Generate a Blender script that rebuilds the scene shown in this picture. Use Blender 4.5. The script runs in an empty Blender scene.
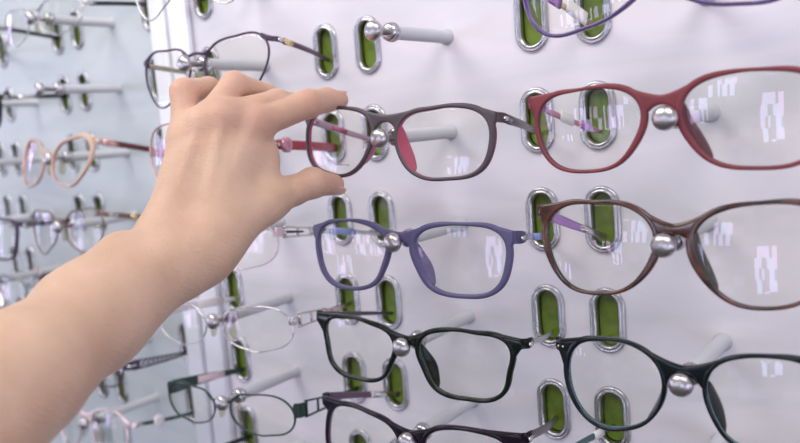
import bpy, bmesh, math, random
import numpy as np
from mathutils import Vector, Matrix
random.seed(4)
COL = bpy.context.scene.collection
SC = bpy.context.scene

# ------------------------------------------------------------------ camera
RC = Matrix(((0.808727975, -0.588159059, -0.005289865), (0.582847844, 0.800151580, 0.141583330), (-0.079040825, -0.117585586, 0.989912207)))
CAM = Vector((0.35144642, -0.43166177, 0.06158314))
FPX = 781.62
right, fwd, up = RC.col[0].copy(), RC.col[1].copy(), RC.col[2].copy()
cd = bpy.data.cameras.new('camera'); cam = bpy.data.objects.new('camera', cd); COL.objects.link(cam)
m = Matrix((right, up, -fwd)).transposed().to_4x4(); m.translation = CAM
cam.matrix_world = m
cd.sensor_width = 36; cd.lens = 36 * FPX / 800; cd.clip_start = .01; cd.clip_end = 50
cd.dof.use_dof = True; cd.dof.focus_distance = .425; cd.dof.aperture_fstop = 6.5
SC.camera = cam

def P(px, py, d):            # a point seen at px,py at depth d (metres along the view axis)
    return CAM + d * (fwd + right * ((px - 400) / FPX) + up * ((221.5 - py) / FPX))

# ------------------------------------------------------------------ layout of the display wall
PITCH, GAP, ROW, PEG = .16095, .03787, .05995, .0763
def rowz(k): return -(k - 3) * ROW
LQ = (-.23003, .05535, .014663, .002766)
def LPT(u, k, dy=0, dz=0):   # point of the left panel
    c, s = math.cos(LQ[1]), math.sin(LQ[1])
    return Vector((LQ[0] + u * c + dy * s, LQ[2] - u * s + dy * c, rowz(k) + LQ[3] + dz))
MCOL = {'C1': -PITCH + GAP / 2, 'L1': -GAP / 2, 'L2': GAP / 2, 'R1': PITCH - GAP / 2, 'R2': PITCH + GAP / 2, 'S1': 2 * PITCH - GAP / 2}
LCOL = {'C0': 0., 'A2': -PITCH + GAP, 'A1': -PITCH, 'Z2': -2 * PITCH + GAP, 'Z1': -2 * PITCH}
def slot_pos(c, k, dy=0):
    if c in MCOL: return Vector((MCOL[c], dy, rowz(k)))
    return LPT(LCOL[c], k, dy)
MPEG = {'L': PITCH / 2, 'R': 1.5 * PITCH, 'C': -PITCH / 2}
LPEG = {'A': -PITCH / 2 + GAP / 2, 'Z': -1.5 * PITCH + GAP / 2}

# ------------------------------------------------------------------ materials
MATS = {}
def mat(name, col, rough=.4, metal=0., spec=.5, bump=0., bscale=200., coat=0., trans=0., sss=0., var=0., vscale=30.):
    if name in MATS: return MATS[name]
    m = bpy.data.materials.new(name); m.use_nodes = True; nt = m.node_tree; b = nt.nodes['Principled BSDF']
    b.inputs['Base Color'].default_value = (*col, 1); b.inputs['Roughness'].default_value = rough
    b.inputs['Metallic'].default_value = metal; b.inputs['Specular IOR Level'].default_value = spec
    b.inputs['Coat Weight'].default_value = coat; b.inputs['Coat Roughness'].default_value = .08
    b.inputs['Transmission Weight'].default_value = trans
    tc = nt.nodes.new('ShaderNodeTexCoord')
    if var:
        n = nt.nodes.new('ShaderNodeTexNoise'); n.inputs['Scale'].default_value = vscale; n.inputs['Detail'].default_value = 3
        nt.links.new(tc.outputs['Object'], n.inputs['Vector'])
        r = nt.nodes.new('ShaderNodeValToRGB')
        r.color_ramp.elements[0].position = .35; r.color_ramp.elements[1].position = .65
        r.color_ramp.elements[0].color = (*[c * (1 - var) for c in col], 1)
        r.color_ramp.elements[1].color = (*[min(1, c * (1 + var)) for c in col], 1)
        nt.links.new(n.outputs['Fac'], r.inputs['Fac']); nt.links.new(r.outputs['Color'], b.inputs['Base Color'])
    if bump:
        n = nt.nodes.new('ShaderNodeTexNoise'); n.inputs['Scale'].default_value = bscale
        nt.links.new(tc.outputs['Object'], n.inputs['Vector'])
        bp = nt.nodes.new('ShaderNodeBump'); bp.inputs['Strength'].default_value = bump; bp.inputs['Distance'].default_value = .0005
        nt.links.new(n.outputs['Fac'], bp.inputs['Height']); nt.links.new(bp.outputs['Normal'], b.inputs['Normal'])
    MATS[name] = m
    return m

def lens_mat(name, tint, refl, ior=1.5, boost=1.0):
    if name in MATS: return MATS[name]
    m = bpy.data.materials.new(name); m.use_nodes = True; nt = m.node_tree; nt.nodes.clear()
    o = nt.nodes.new('ShaderNodeOutputMaterial'); mx = nt.nodes.new('ShaderNodeMixShader')
    t = nt.nodes.new('ShaderNodeBsdfTransparent'); g = nt.nodes.new('ShaderNodeBsdfGlossy'); f = nt.nodes.new('ShaderNodeFresnel')
    t.inputs['Color'].default_value = (*tint, 1); g.inputs['Color'].default_value = (*refl, 1); g.inputs['Roughness'].default_value = .015
    f.inputs['IOR'].default_value = ior
    mu = nt.nodes.new('ShaderNodeMath'); mu.operation = 'MULTIPLY'; mu.inputs[1].default_value = boost; mu.use_clamp = True
    ge = nt.nodes.new('ShaderNodeNewGeometry'); iv = nt.nodes.new('ShaderNodeMath'); iv.operation = 'SUBTRACT'; iv.inputs[0].default_value = boost
    nt.links.new(ge.outputs['Backfacing'], iv.inputs[1]); iv.use_clamp = True; nt.links.new(iv.outputs[0], mu.inputs[1])
    nt.links.new(f.outputs[0], mu.inputs[0]); nt.links.new(mu.outputs[0], mx.inputs[0])
    nt.links.new(t.outputs[0], mx.inputs[1]); nt.links.new(g.outputs[0], mx.inputs[2]); nt.links.new(mx.outputs[0], o.inputs['Surface'])
    MATS[name] = m
    return m

CHROME = mat('chrome', (.56, .55, .565), .27, 1.)
KNOB = mat('brushed_knob', (.56, .53, .53), .3, 1., bump=.15, bscale=500)
ROD = mat('frosted_rod', (.55, .56, .585), .42, 0, coat=.2)
GREEN = mat('green_insert', (.115, .175, .006), .35, 0, var=.25, vscale=120, coat=.3)
LENS = lens_mat('coated_lens', (.982, .985, .962), (.9, .78, 1.), 1.52, 1.)
SILVER = mat('silver_metal', (.72, .69, .68), .2, 1.)
WHITE = mat('white_label', (.85, .83, .8), .5)
BLACKINK = mat('print_ink', (.05, .05, .06), .5)

def wall_mat(name, c0, c1):
    m = bpy.data.materials.new(name); m.use_nodes = True; nt = m.node_tree; b = nt.nodes['Principled BSDF']
    tc = nt.nodes.new('ShaderNodeTexCoord'); mp = nt.nodes.new('ShaderNodeMapping')
    mp.inputs['Scale'].default_value = (2.2, 1, 11); mp.inputs['Rotation'].default_value = (0, .12, 0)
    n = nt.nodes.new('ShaderNodeTexNoise'); n.inputs['Scale'].default_value = 2.2; n.inputs['Detail'].default_value = 5; n.inputs['Distortion'].default_value = 1.2
    r = nt.nodes.new('ShaderNodeValToRGB'); r.color_ramp.elements[0].position = .3; r.color_ramp.elements[1].position = .62
    r.color_ramp.elements[0].color = (*c0, 1); r.color_ramp.elements[1].color = (*c1, 1)
    nt.links.new(tc.outputs['Object'], mp.inputs[0]); nt.links.new(mp.outputs[0], n.inputs['Vector'])
    nt.links.new(n.outputs['Fac'], r.inputs[0]); nt.links.new(r.outputs[0], b.inputs['Base Color'])
    b.inputs['Roughness'].default_value = .32; b.inputs['Specular IOR Level'].default_value = .35
    return m
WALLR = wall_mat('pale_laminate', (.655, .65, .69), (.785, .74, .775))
WALLL = wall_mat('shaded_laminate', (.47, .52, .545), (.575, .61, .625))  # same white laminate, its dimmer bluish light put into the colour
POST = mat('white_profile', (.80, .80, .86), .35)

# ------------------------------------------------------------------ object helpers
def obj(name, bm, mats, parent=None, smooth=True):
    me = bpy.data.meshes.new(name)
    bmesh.ops.recalc_face_normals(bm, faces=bm.faces[:])
    bm.to_mesh(me); bm.free()
    if not isinstance(mats, (list, tuple)): mats = [mats]
    for x in mats: me.materials.append(x)
    if smooth:
        for p in me.polygons: p.use_smooth = True
    o = bpy.data.objects.new(name, me); COL.objects.link(o)
    if parent is not None: o.parent = parent
    return o
def tag(o, label=None, cat=None, group=None, kind=None):
    if label: o['label'] = label
    if cat: o['category'] = cat
    if group: o['group'] = group
    if kind: o['kind'] = kind
    return o
def empty(name, mw):
    o = bpy.data.objects.new(name, None); COL.objects.link(o); o.empty_display_size = .01
    o.matrix_world = mw
    return o
def copy_tree(o, parent=None):
    c = o.copy(); COL.objects.link(c); c.parent = parent
    for ch in list(o.children): copy_tree(ch, c)
    return c

def loft(bm, secs, n=14, ex=2.6, mi=0, cap=True, midx=None):
    """secs: (centre, U half vector, V half vector); superellipse rings skinned together"""
    rings = []
    for c, U, V in secs:
        c, U, V = Vector(c), Vector(U), Vector(V); ring = []
        for i in range(n):
            a = 2 * math.pi * i / n; ca, sa = math.cos(a), math.sin(a)
            ring.append(bm.verts.new(c + U * (math.copysign(abs(ca) ** (2 / ex), ca)) + V * (math.copysign(abs(sa) ** (2 / ex), sa))))
        rings.append(ring)
    for j in range(len(rings) - 1):
        for i in range(n):
            f = bm.faces.new((rings[j][i], rings[j][(i + 1) % n], rings[j + 1][(i + 1) % n], rings[j + 1][i])); f.material_index = mi if midx is None else midx[j]
    if cap:
        f = bm.faces.new(rings[0][::-1]); f.material_index = mi if midx is None else midx[0]
        f = bm.faces.new(rings[-1]); f.material_index = mi if midx is None else midx[-1]
    return rings
def tube(bm, pts, rad, n=10, mi=0):
    pts = [Vector(p) for p in pts]; secs = []
    if not isinstance(rad, (list, tuple)): rad = [rad] * len(pts)
    for i, p in enumerate(pts):
        t = (pts[min(i + 1, len(pts) - 1)] - pts[max(i - 1, 0)]).normalized()
        a = Vector((0, 0, 1)) if abs(t.z) < .8 else Vector((1, 0, 0))
        u = t.cross(a).normalized(); v = t.cross(u).normalized()
        secs.append((p, u * rad[i], v * rad[i]))
    loft(bm, secs, n, 2, mi)
def lathe(bm, prof, origin, axis, n=24, mi=0):
    """prof: (distance along axis, radius)"""
    axis = Vector(axis).normalized(); a = Vector((0, 0, 1)) if abs(axis.z) < .8 else Vector((1, 0, 0))
    u = axis.cross(a).normalized(); v = axis.cross(u)
    loft(bm, [(Vector(origin) + axis * s, u * r, v * r) for s, r in prof], n, 2, mi)
def smoothcurve(pts, sub=6):
    pts = [Vector(p) for p in pts]; out = []
    for i in range(len(pts) - 1):
        p0, p1, p2, p3 = pts[max(i - 1, 0)], pts[i], pts[i + 1], pts[min(i + 2, len(pts) - 1)]
        for j in range(sub):
            t = j / sub
            out.append(.5 * ((2 * p1) + (p2 - p0) * t + (2 * p0 - 5 * p1 + 4 * p2 - p3) * t * t + (3 * p1 - p0 - 3 * p2 + p3) * t ** 3))
    out.append(pts[-1]); return out
def ellipsoid(bm, c, ax, rings=10, n=16, mi=0):
    A, B, D = [Vector(x) for x in ax]; c = Vector(c)
    loft(bm, [(c + D * math.cos(math.pi * (i + .02) / (rings + .04)) * -1, A * math.sin(math.pi * (i + .02) / (rings + .04)) + A * .001, B * math.sin(math.pi * (i + .02) / (rings + .04)) + B * .001) for i in range(rings + 1)], n, 2, mi)

# ------------------------------------------------------------------ walls, slots, pegs
SW, SH = .0069, .0158        # half width / half height of the cut-out of a slot
def stadium(hw, hh, n=10):
    pts = []
    for i in range(n + 1):
        a = math.pi * i / n; pts.append((hw * math.cos(a), hh - hw + hw * math.sin(a)))
    for i in range(n + 1):
        a = math.pi + math.pi * i / n; pts.append((hw * math.cos(a), -(hh - hw) + hw * math.sin(a)))
    return pts
def make_wall(name, x0, x1, z0, z1, holes, m, mw, T=.018):
    bm = bmesh.new()
    def loop(pts, y):
        vs = [bm.verts.new((x, y, z)) for x, z in pts]
        return vs, [bm.edges.new((vs[i], vs[(i + 1) % len(vs)])) for i in range(len(vs))]
    rect = [(x0, z0), (x1, z0), (x1, z1), (x0, z1)]
    st = stadium(SW + .0008, SH + .0008)
    v0, e0 = loop(rect, 0); es = list(e0); hl = []
    for hx, hz in holes:
        v, e = loop([(hx + a, hz + b) for a, b in st], 0); es += e; hl.append(v)
    bmesh.ops.triangle_fill(bm, use_beauty=True, use_dissolve=False, edges=es, normal=(0, -1, 0))
    vb = [bm.verts.new((x, T, z)) for x, z in rect]; bm.faces.new(vb)
    for i in range(4): bm.faces.new((v0[i], v0[(i + 1) % 4], vb[(i + 1) % 4], vb[i]))
    for v in hl:             # walls of the cut-outs
        w = [bm.verts.new((q.co.x, .0075, q.co.z)) for q in v]
        for i in range(len(v)): bm.faces.new((v[i], v[(i + 1) % len(v)], w[(i + 1) % len(v)], w[i]))
        bm.faces.new(w)
    o = obj(name, bm, m, smooth=False); o.matrix_world = mw; tag(o, kind='structure')
    return o
ROWS = range(-1, 8)
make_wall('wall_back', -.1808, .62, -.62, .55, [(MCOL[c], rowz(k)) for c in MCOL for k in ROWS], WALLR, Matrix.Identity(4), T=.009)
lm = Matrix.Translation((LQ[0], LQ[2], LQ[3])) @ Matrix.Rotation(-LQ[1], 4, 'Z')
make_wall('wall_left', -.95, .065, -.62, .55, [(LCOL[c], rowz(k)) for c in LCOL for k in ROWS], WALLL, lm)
def post(name, x, w, y0, y1):
    bm = bmesh.new()
    xs = x + w / 2; ym = (y0 + y1) / 2
    loft(bm, [((xs, ym, -.62), (w / 2, 0, 0), (0, (y1 - y0) / 2, 0)), ((xs, ym, .55), (w / 2, 0, 0), (0, (y1 - y0) / 2, 0))], 32, 5)
    tag(obj(name, bm, POST), kind='structure')
post('trim_1', -.1812, .0232, -.007, -.0002)
post('trim_2', -.2078, .0208, -.006, .0105)

def proto_slot():
    root = bpy.data.objects.new('wall_slot', None); COL.objects.link(root)
    # pressed chrome grommet: stadium swept with a double-lipped profile
    prof = [(-.0004, .0045), (-.0004, -.0006), (.0006, -.0020), (.0016, -.0019), (.0021, -.0012), (.0027, -.0019), (.0036, -.0016), (.0042, -.0002), (.0042, .0)]
    bm = bmesh.new(); n = 12; base = []
    for i in range(n + 1):
        a = math.pi * i / n; base.append(((0, SH - SW), (math.cos(a), math.sin(a))))
    for i in range(n + 1):
        a = math.pi + math.pi * i / n; base.append(((0, -(SH - SW)), (math.cos(a), math.sin(a))))
    rings = []
    for (cx, cz), (nx, nz) in base:
        rings.append([bm.verts.new((cx + nx * (SW + o), y, cz + nz * (SW + o))) for o, y in prof])
    for j in range(len(rings)):
        a, b = rings[j], rings[(j + 1) % len(rings)]
        for i in range(len(prof) - 1): bm.faces.new((a[i], b[i], b[i + 1], a[i + 1]))
        bm.faces.new((a[-1], b[-1], b[0], a[0]))
    obj('ring', bm, CHROME, root)
    bm = bmesh.new(); st = stadium(SW - .0005, SH - .0005)
    f = [bm.verts.new((x, .0036, z)) for x, z in st]; b = [bm.verts.new((x, .0056, z)) for x, z in st]
    bm.faces.new(f); bm.faces.new(b[::-1])
    for i in range(len(st)): bm.faces.new((f[i], f[(i + 1) % len(st)], b[(i + 1) % len(st)], b[i]))
    obj('green_insert', bm, GREEN, root, smooth=False)
    return root
SLOT = proto_slot(); first = [True]
ROWDESC = {-1: 'just above the frame', 0: 'at the very top edge', 1: 'in the top full row', 2: 'in the held-glasses row', 3: 'in the row with blue-purple glasses', 4: 'in the row with black rectangular glasses', 5: 'in the lowest full row', 6: 'at the bottom edge', 7: 'below the bottom edge'}
LROW = {0: 'topmost row', 1: 'row of the empty blurred peg', 2: 'row of the peach cat-eye glasses', 3: 'row below the peach cat-eye glasses', 4: 'fifth row down beside the forearm', 5: 'row of the lattice temple', 6: 'lowest row under the forearm'}
CD = {'C1': 'ringed green slot right of the white posts,', 'L1': 'chrome-ringed green slot, left of the centre-left pair,', 'L2': 'chrome-ringed green slot, right of the centre-left pair,',
      'R1': 'chrome-ringed green slot, left of the centre-right pair,', 'R2': 'chrome-ringed green slot, right of the centre-right pair,',
      'C0': 'blurred green slot left of the white posts,', 'A2': 'blurred green slot, right of the left-panel middle pair,', 'A1': 'blurred green slot, left of the left-panel middle pair,',
      'Z2': 'blurred green slot, right of the far-left pair,', 'Z1': 'blurred green slot, left of the far-left pair,'}
def add_slot(c, k):
    if first[0]: o = SLOT; first[0] = False
    else: o = copy_tree(SLOT)
    p = slot_pos(c, k); rot = 0 if c in MCOL else -LQ[1]
    o.matrix_world = Matrix.Translation(p) @ Matrix.Rotation(rot, 4, 'Z')
    tag(o, CD[c] + ' ' + (ROWDESC[k] if c in MCOL else LROW[k]), 'wall slot', 'green slots in the display wall')
for c in ('C1', 'L1', 'L2', 'R1', 'R2'):
    for k in range(0, 7):
        if (c, k) in (('L1', 0), ('L2', 0), ('R1', 0), ('R2', 0), ('R1', 6), ('R2', 6)): continue
        add_slot(c, k)
for c in ('C0', 'A2', 'A1', 'Z2', 'Z1'):
    for k in range(0, 7): add_slot(c, k)

def proto_peg():
    root = bpy.data.objects.new('display_peg', None); COL.objects.link(root)
    L = PEG
    bm = bmesh.new(); lathe(bm, [(0, .0052), (.0006, .0052), (.0008, .0041), (L - .020, .0041), (L - .0195, .0038)], (0, 0, 0), (0, -1, 0), 24); obj('rod', bm, ROD, root)
    bm = bmesh.new(); lathe(bm, [(L - .0198, .0030), (L - .0196, .0050), (L - .0182, .0057), (L - .0166, .0056), (L - .0160, .0044), (L - .0150, .0053), (L - .0139, .0051), (L - .0130, .0030)], (0, 0, 0), (0, -1, 0), 24); obj('collar', bm, CHROME, root)
    bm = bmesh.new(); lathe(bm, [(L - .0135, .0022), (L - .0035, .0022), (L - .0027, .0036), (L - .0020, .0051), (L - .0004, .0058), (L + .0014, .0056), (L + .0028, .0045), (L + .0036, .0026), (L + .0038, .0006)], (0, 0, 0), (0, -1, 0), 28); obj('knob', bm, KNOB, root)
    return root
PEGP = proto_peg(); pf = [True]
def add_peg(g, k, label):
    if pf[0]: o = PEGP; pf[0] = False
    else: o = copy_tree(PEGP)
    ox, oz = {('R', 4): (.0025, -.0035), ('R', 3): (-.003, .002), ('L', 4): (.0035, -.002), ('L', 3): (.0033, 0), ('L', 5): (.002, 0), ('L', 1): (.002, 0)}.get((g, k), (0, 0))
    if g in MPEG: p = Vector((MPEG[g] + ox, 0, rowz(k) - .003 + oz)); r = 0
    else: p = LPT(LPEG[g], k, 0, -.003); r = -LQ[1]
    o.matrix_world = Matrix.Translation(p) @ Matrix.Rotation(r, 4, 'Z')
    tag(o, label, 'display peg', 'pegs that hold the glasses')
PEGS = [('L', 1, 'empty frosted display peg at top centre with bare silver knob'),
        ('L', 2, 'display peg whose round silver knob holds the bridge of the hand-held glasses'),
        ('L', 3, 'display peg carrying the blue-purple glasses by the bridge'),
        ('L', 4, 'display peg carrying the black rectangular glasses by the bridge'),
        ('L', 5, 'display peg under the bridge of the dark purple glasses at the bottom edge'),
        ('R', 1, 'display peg above the frame edge that holds the violet glasses at top right'),
        ('R', 2, 'display peg with pale knob under the bridge of the matte red glasses'),
        ('R', 3, 'display peg with round knob under the brown tortoiseshell bridge'),
        ('R', 4, 'display peg with knob under the bridge of the round black glasses at lower right'),
        ('R', 5, 'display peg below the frame holding the teal glasses at lower right'),
        ('C', 0, 'display peg above the frame holding the glasses with a red temple'),
        ('C', 1, 'display peg holding the thin purple cat-eye glasses above the hand'),
        ('C', 2, 'display peg hidden behind the hand beside the rose glasses'),
        ('C', 3, 'display peg hidden behind the wrist under the twin-bar glasses'),
        ('C', 4, 'display peg holding the thin silver oval glasses under the wrist'),
        ('C', 5, 'display peg holding the dark green rectangular metal glasses'),
        ('C', 6, 'display peg just below the frame under the green metal glasses'),
        ('A', 0, 'blurred display peg near the top left corner holding clear glasses'),
        ('A', 1, 'blurred empty display peg on the shaded left panel'),
        ('A', 2, 'blurred display peg behind the peach cat-eye glasses'),
        ('A', 3, 'blurred display peg behind the thin brown glasses on the left panel'),
        ('A', 4, 'blurred display peg on the left panel just above the forearm'),
        ('A', 5, 'blurred display peg behind the forearm beside the lattice temple'),
        ('A', 6, 'blurred white display peg at the bottom left under the forearm'),
        ('Z', 1, 'blurred display peg at the far left edge, second row'),
        ('Z', 2, 'blurred display peg at the far left edge beside the peach glasses'),
        ('Z', 3, 'blurred display peg at the far left edge behind the dark rimmed glasses'),
        ('Z', 4, 'blurred display peg at the far left edge above the forearm')]
for a in PEGS: add_peg(*a)

# ------------------------------------------------------------------ eyeglasses
SHAPE = {  # pose (xyz, yaw pitch roll), lens centre mm, lens outline as a Fourier radius in mm
'G1':([0.08225, -0.07237, 0.05976, -0.01003, -0.12313, 0.06471],[37.77, -4.69],[23.28, 0.06, 0.03, 4.35, 0.02, -0.15, 0.81, -0.15, -0.44, -0.24, 0.44, -0.34, -0.09, -0.04, 0.05, -0.07, -0.02],[-0.36, -0.11, 0.19, -0.86, -0.36, 0.31, 0.35, -0.09, 0.01]),
'G2':([0.08665, -0.07207, -0.00037, 0.06202, -0.02998, 0.02505],[37.54, -11.41],[23.39, 0.08, 0.05, 3.62, -0.33, -0.26, 1.02, -0.45, -0.23, -0.17, 0.62, -0.38, -0.17, 0.01, 0.12, -0.07, -0.06],[-0.04, 0.15, -0.12, -0.55, -0.12, 0.01, -0.07, 0.11, 0.03]),
'G3':([0.08574, -0.07248, -0.06037, 0.09064, 0.04213, 0.05635],[36.41, -11.52],[22.97, 0.04, 0.11, 3.56, -0.19, -0.39, 1.05, -0.77, -0.19, -0.35, 0.81, -0.55, -0.2, -0.03, 0.08, -0.13, -0.07],[-1.11, 0.28, -0.4, 0.0, -0.16, -0.21, -0.31, 0.31, -0.27]),
'G4':([0.08271, -0.07269, -0.12001, 0.0633, 0.06649, 0.03915],[37.34, -15.87],[28.08, 0.05, -0.01, 2.11, 0.47, 0.73, 0.08, -1.19, -0.89, 0.0, -0.01, -0.28, -0.14, 0.03, -0.07, 0.06, 0.03],[0.08, 0.08, -0.02, 0.11, 0.17, -0.38, -0.03, 0.18, -0.47]),
'G5':([0.23954, -0.07336, 0.0598, -0.02501, 0.04565, 0.0032],[37.91, -5.78],[23.81, 0.06, 0.03, 4.09, -0.81, -0.15, 0.96, -0.29, -0.27, -0.14, 0.52, -0.22, -0.09, -0.01, 0.07, -0.03, -0.01],[-1.0, -0.0, 0.03, -0.05, 0.02, 0.11, 0.32, 0.03, 0.05]),
'G6':([0.24231, -0.0731, 0.0001, 0.02044, -0.0738, 0.02168],[37.24, -3.65],[24.92, 0.05, 0.02, 2.74, 0.21, -0.38, 1.26, -0.31, -0.0, -0.18, 0.36, -0.03, -0.06, 0.01, 0.02, -0.04, -0.02],[-0.34, -0.16, 0.18, 0.21, -0.63, 0.09, -0.09, -0.17, 0.25]),
'G7':([0.24449, -0.07278, -0.06003, 0.01797, 0.00224, 0.01554],[34.91, -12.01],[23.54, 0.03, -0.0, 0.85, -0.35, -0.41, 0.83, -0.55, -0.08, -0.05, 0.1, -0.05, -0.14, 0.01, -0.05, 0.02, 0.04],[-0.08, -0.1, 0.1, 0.2, -0.34, -0.06, -0.03, 0.32, 0.44]),
'G10':([-0.07316, -0.07102, 0.11869, 0.0308, -0.12546, -0.01288],[35.15, -6.91],[22.4, 0.03, -0.01, 3.41, 0.08, -1.29, 1.75, 0.18, 0.51, -0.07, 0.04, -0.08, -0.04, -0.0, 0.0, -0.01, -0.0],[-0.29, -0.01, 0.01, -0.06, -0.01, 0.09, 0.26, -0.03, -0.23]),
'G13':([-0.08243, -0.07377, -0.05993, 0.03627, -0.0099, -0.01308],[38.66, -7.29],[21.19, 0.09, -0.03, 7.01, 0.37, -0.19, 0.72, 1.48, -0.1, 0.01, 0.08, 0.01, -0.01, 0.0, 0.01, -0.0, -0.0],[0.01, -0.04, -0.06, -0.25, -0.03, 0.04, 0.21, -0.11, -0.01]),
'G14':([-0.0831, -0.07405, -0.11995, 0.05205, 0.00509, -0.00029],[35.66, -8.87],[19.56, 0.15, 0.04, 6.41, 0.37, -0.26, 0.44, 1.13, -0.31, -0.06, 0.05, -0.05, -0.03, -0.01, 0.01, -0.01, -0.0],[-0.16, 0.13, -0.04, -0.14, 0.2, -0.18, -0.02, -0.09, -0.11]),
'P1':([-0.29756, -0.05555, 0.06433, -0.10543, -0.25856, 0.00456],[37.08, -7.45],[23.18, 0.03, -0.01, 3.03, 1.87, -0.83, 0.81, -0.16, 0.75, -0.04, 0.02, -0.02, 0.01, -0.01, -0.0, 0.0, 0.0],[0.14, 0.13, -0.04, -1.02, 0.24, 0.3, -0.89, -0.33, -0.1]),
'G8':([0.23721, -0.07326, 0.11978, 0.01051, -0.00187, -0.01981],[32.62, 9.04],[29.46, 0.01, 0.01, 2.8, -2.04, -0.71, -0.3, -0.38, 0.02, -0.1, 0.07, 0.11, 0.3, 0.05, -0.01, 0.01, -0.04],[-0.02, 0.05, 0.04, 0.07, -0.07, -0.07, -0.07, -0.13, 0.0]),
}
mm = .001
KW = 1.379
def rad(k, a):
    v = k[0]
    for i in range(1, (len(k) + 1) // 2): v += k[2 * i - 1] * math.cos(i * a) + k[2 * i] * math.sin(i * a)
    return v
def wrap(x): return KW * x * x
def interp8(w, a):            # rim width, keyed at 0 (temporal), 45, 90 (top), 135, 180 (nasal), 225, 270, 315 degrees
    a = (math.degrees(a) % 360) / 45; i = int(a) % 8; t = a - int(a)
    p0, p1, p2, p3 = w[i - 1], w[i], w[(i + 1) % 8], w[(i + 2) % 8]
    return .5 * (2 * p1 + (p2 - p0) * t + (2 * p0 - 5 * p1 + 4 * p2 - p3) * t * t + (3 * p1 - p0 - 3 * p2 + p3) * t ** 3)

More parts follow.
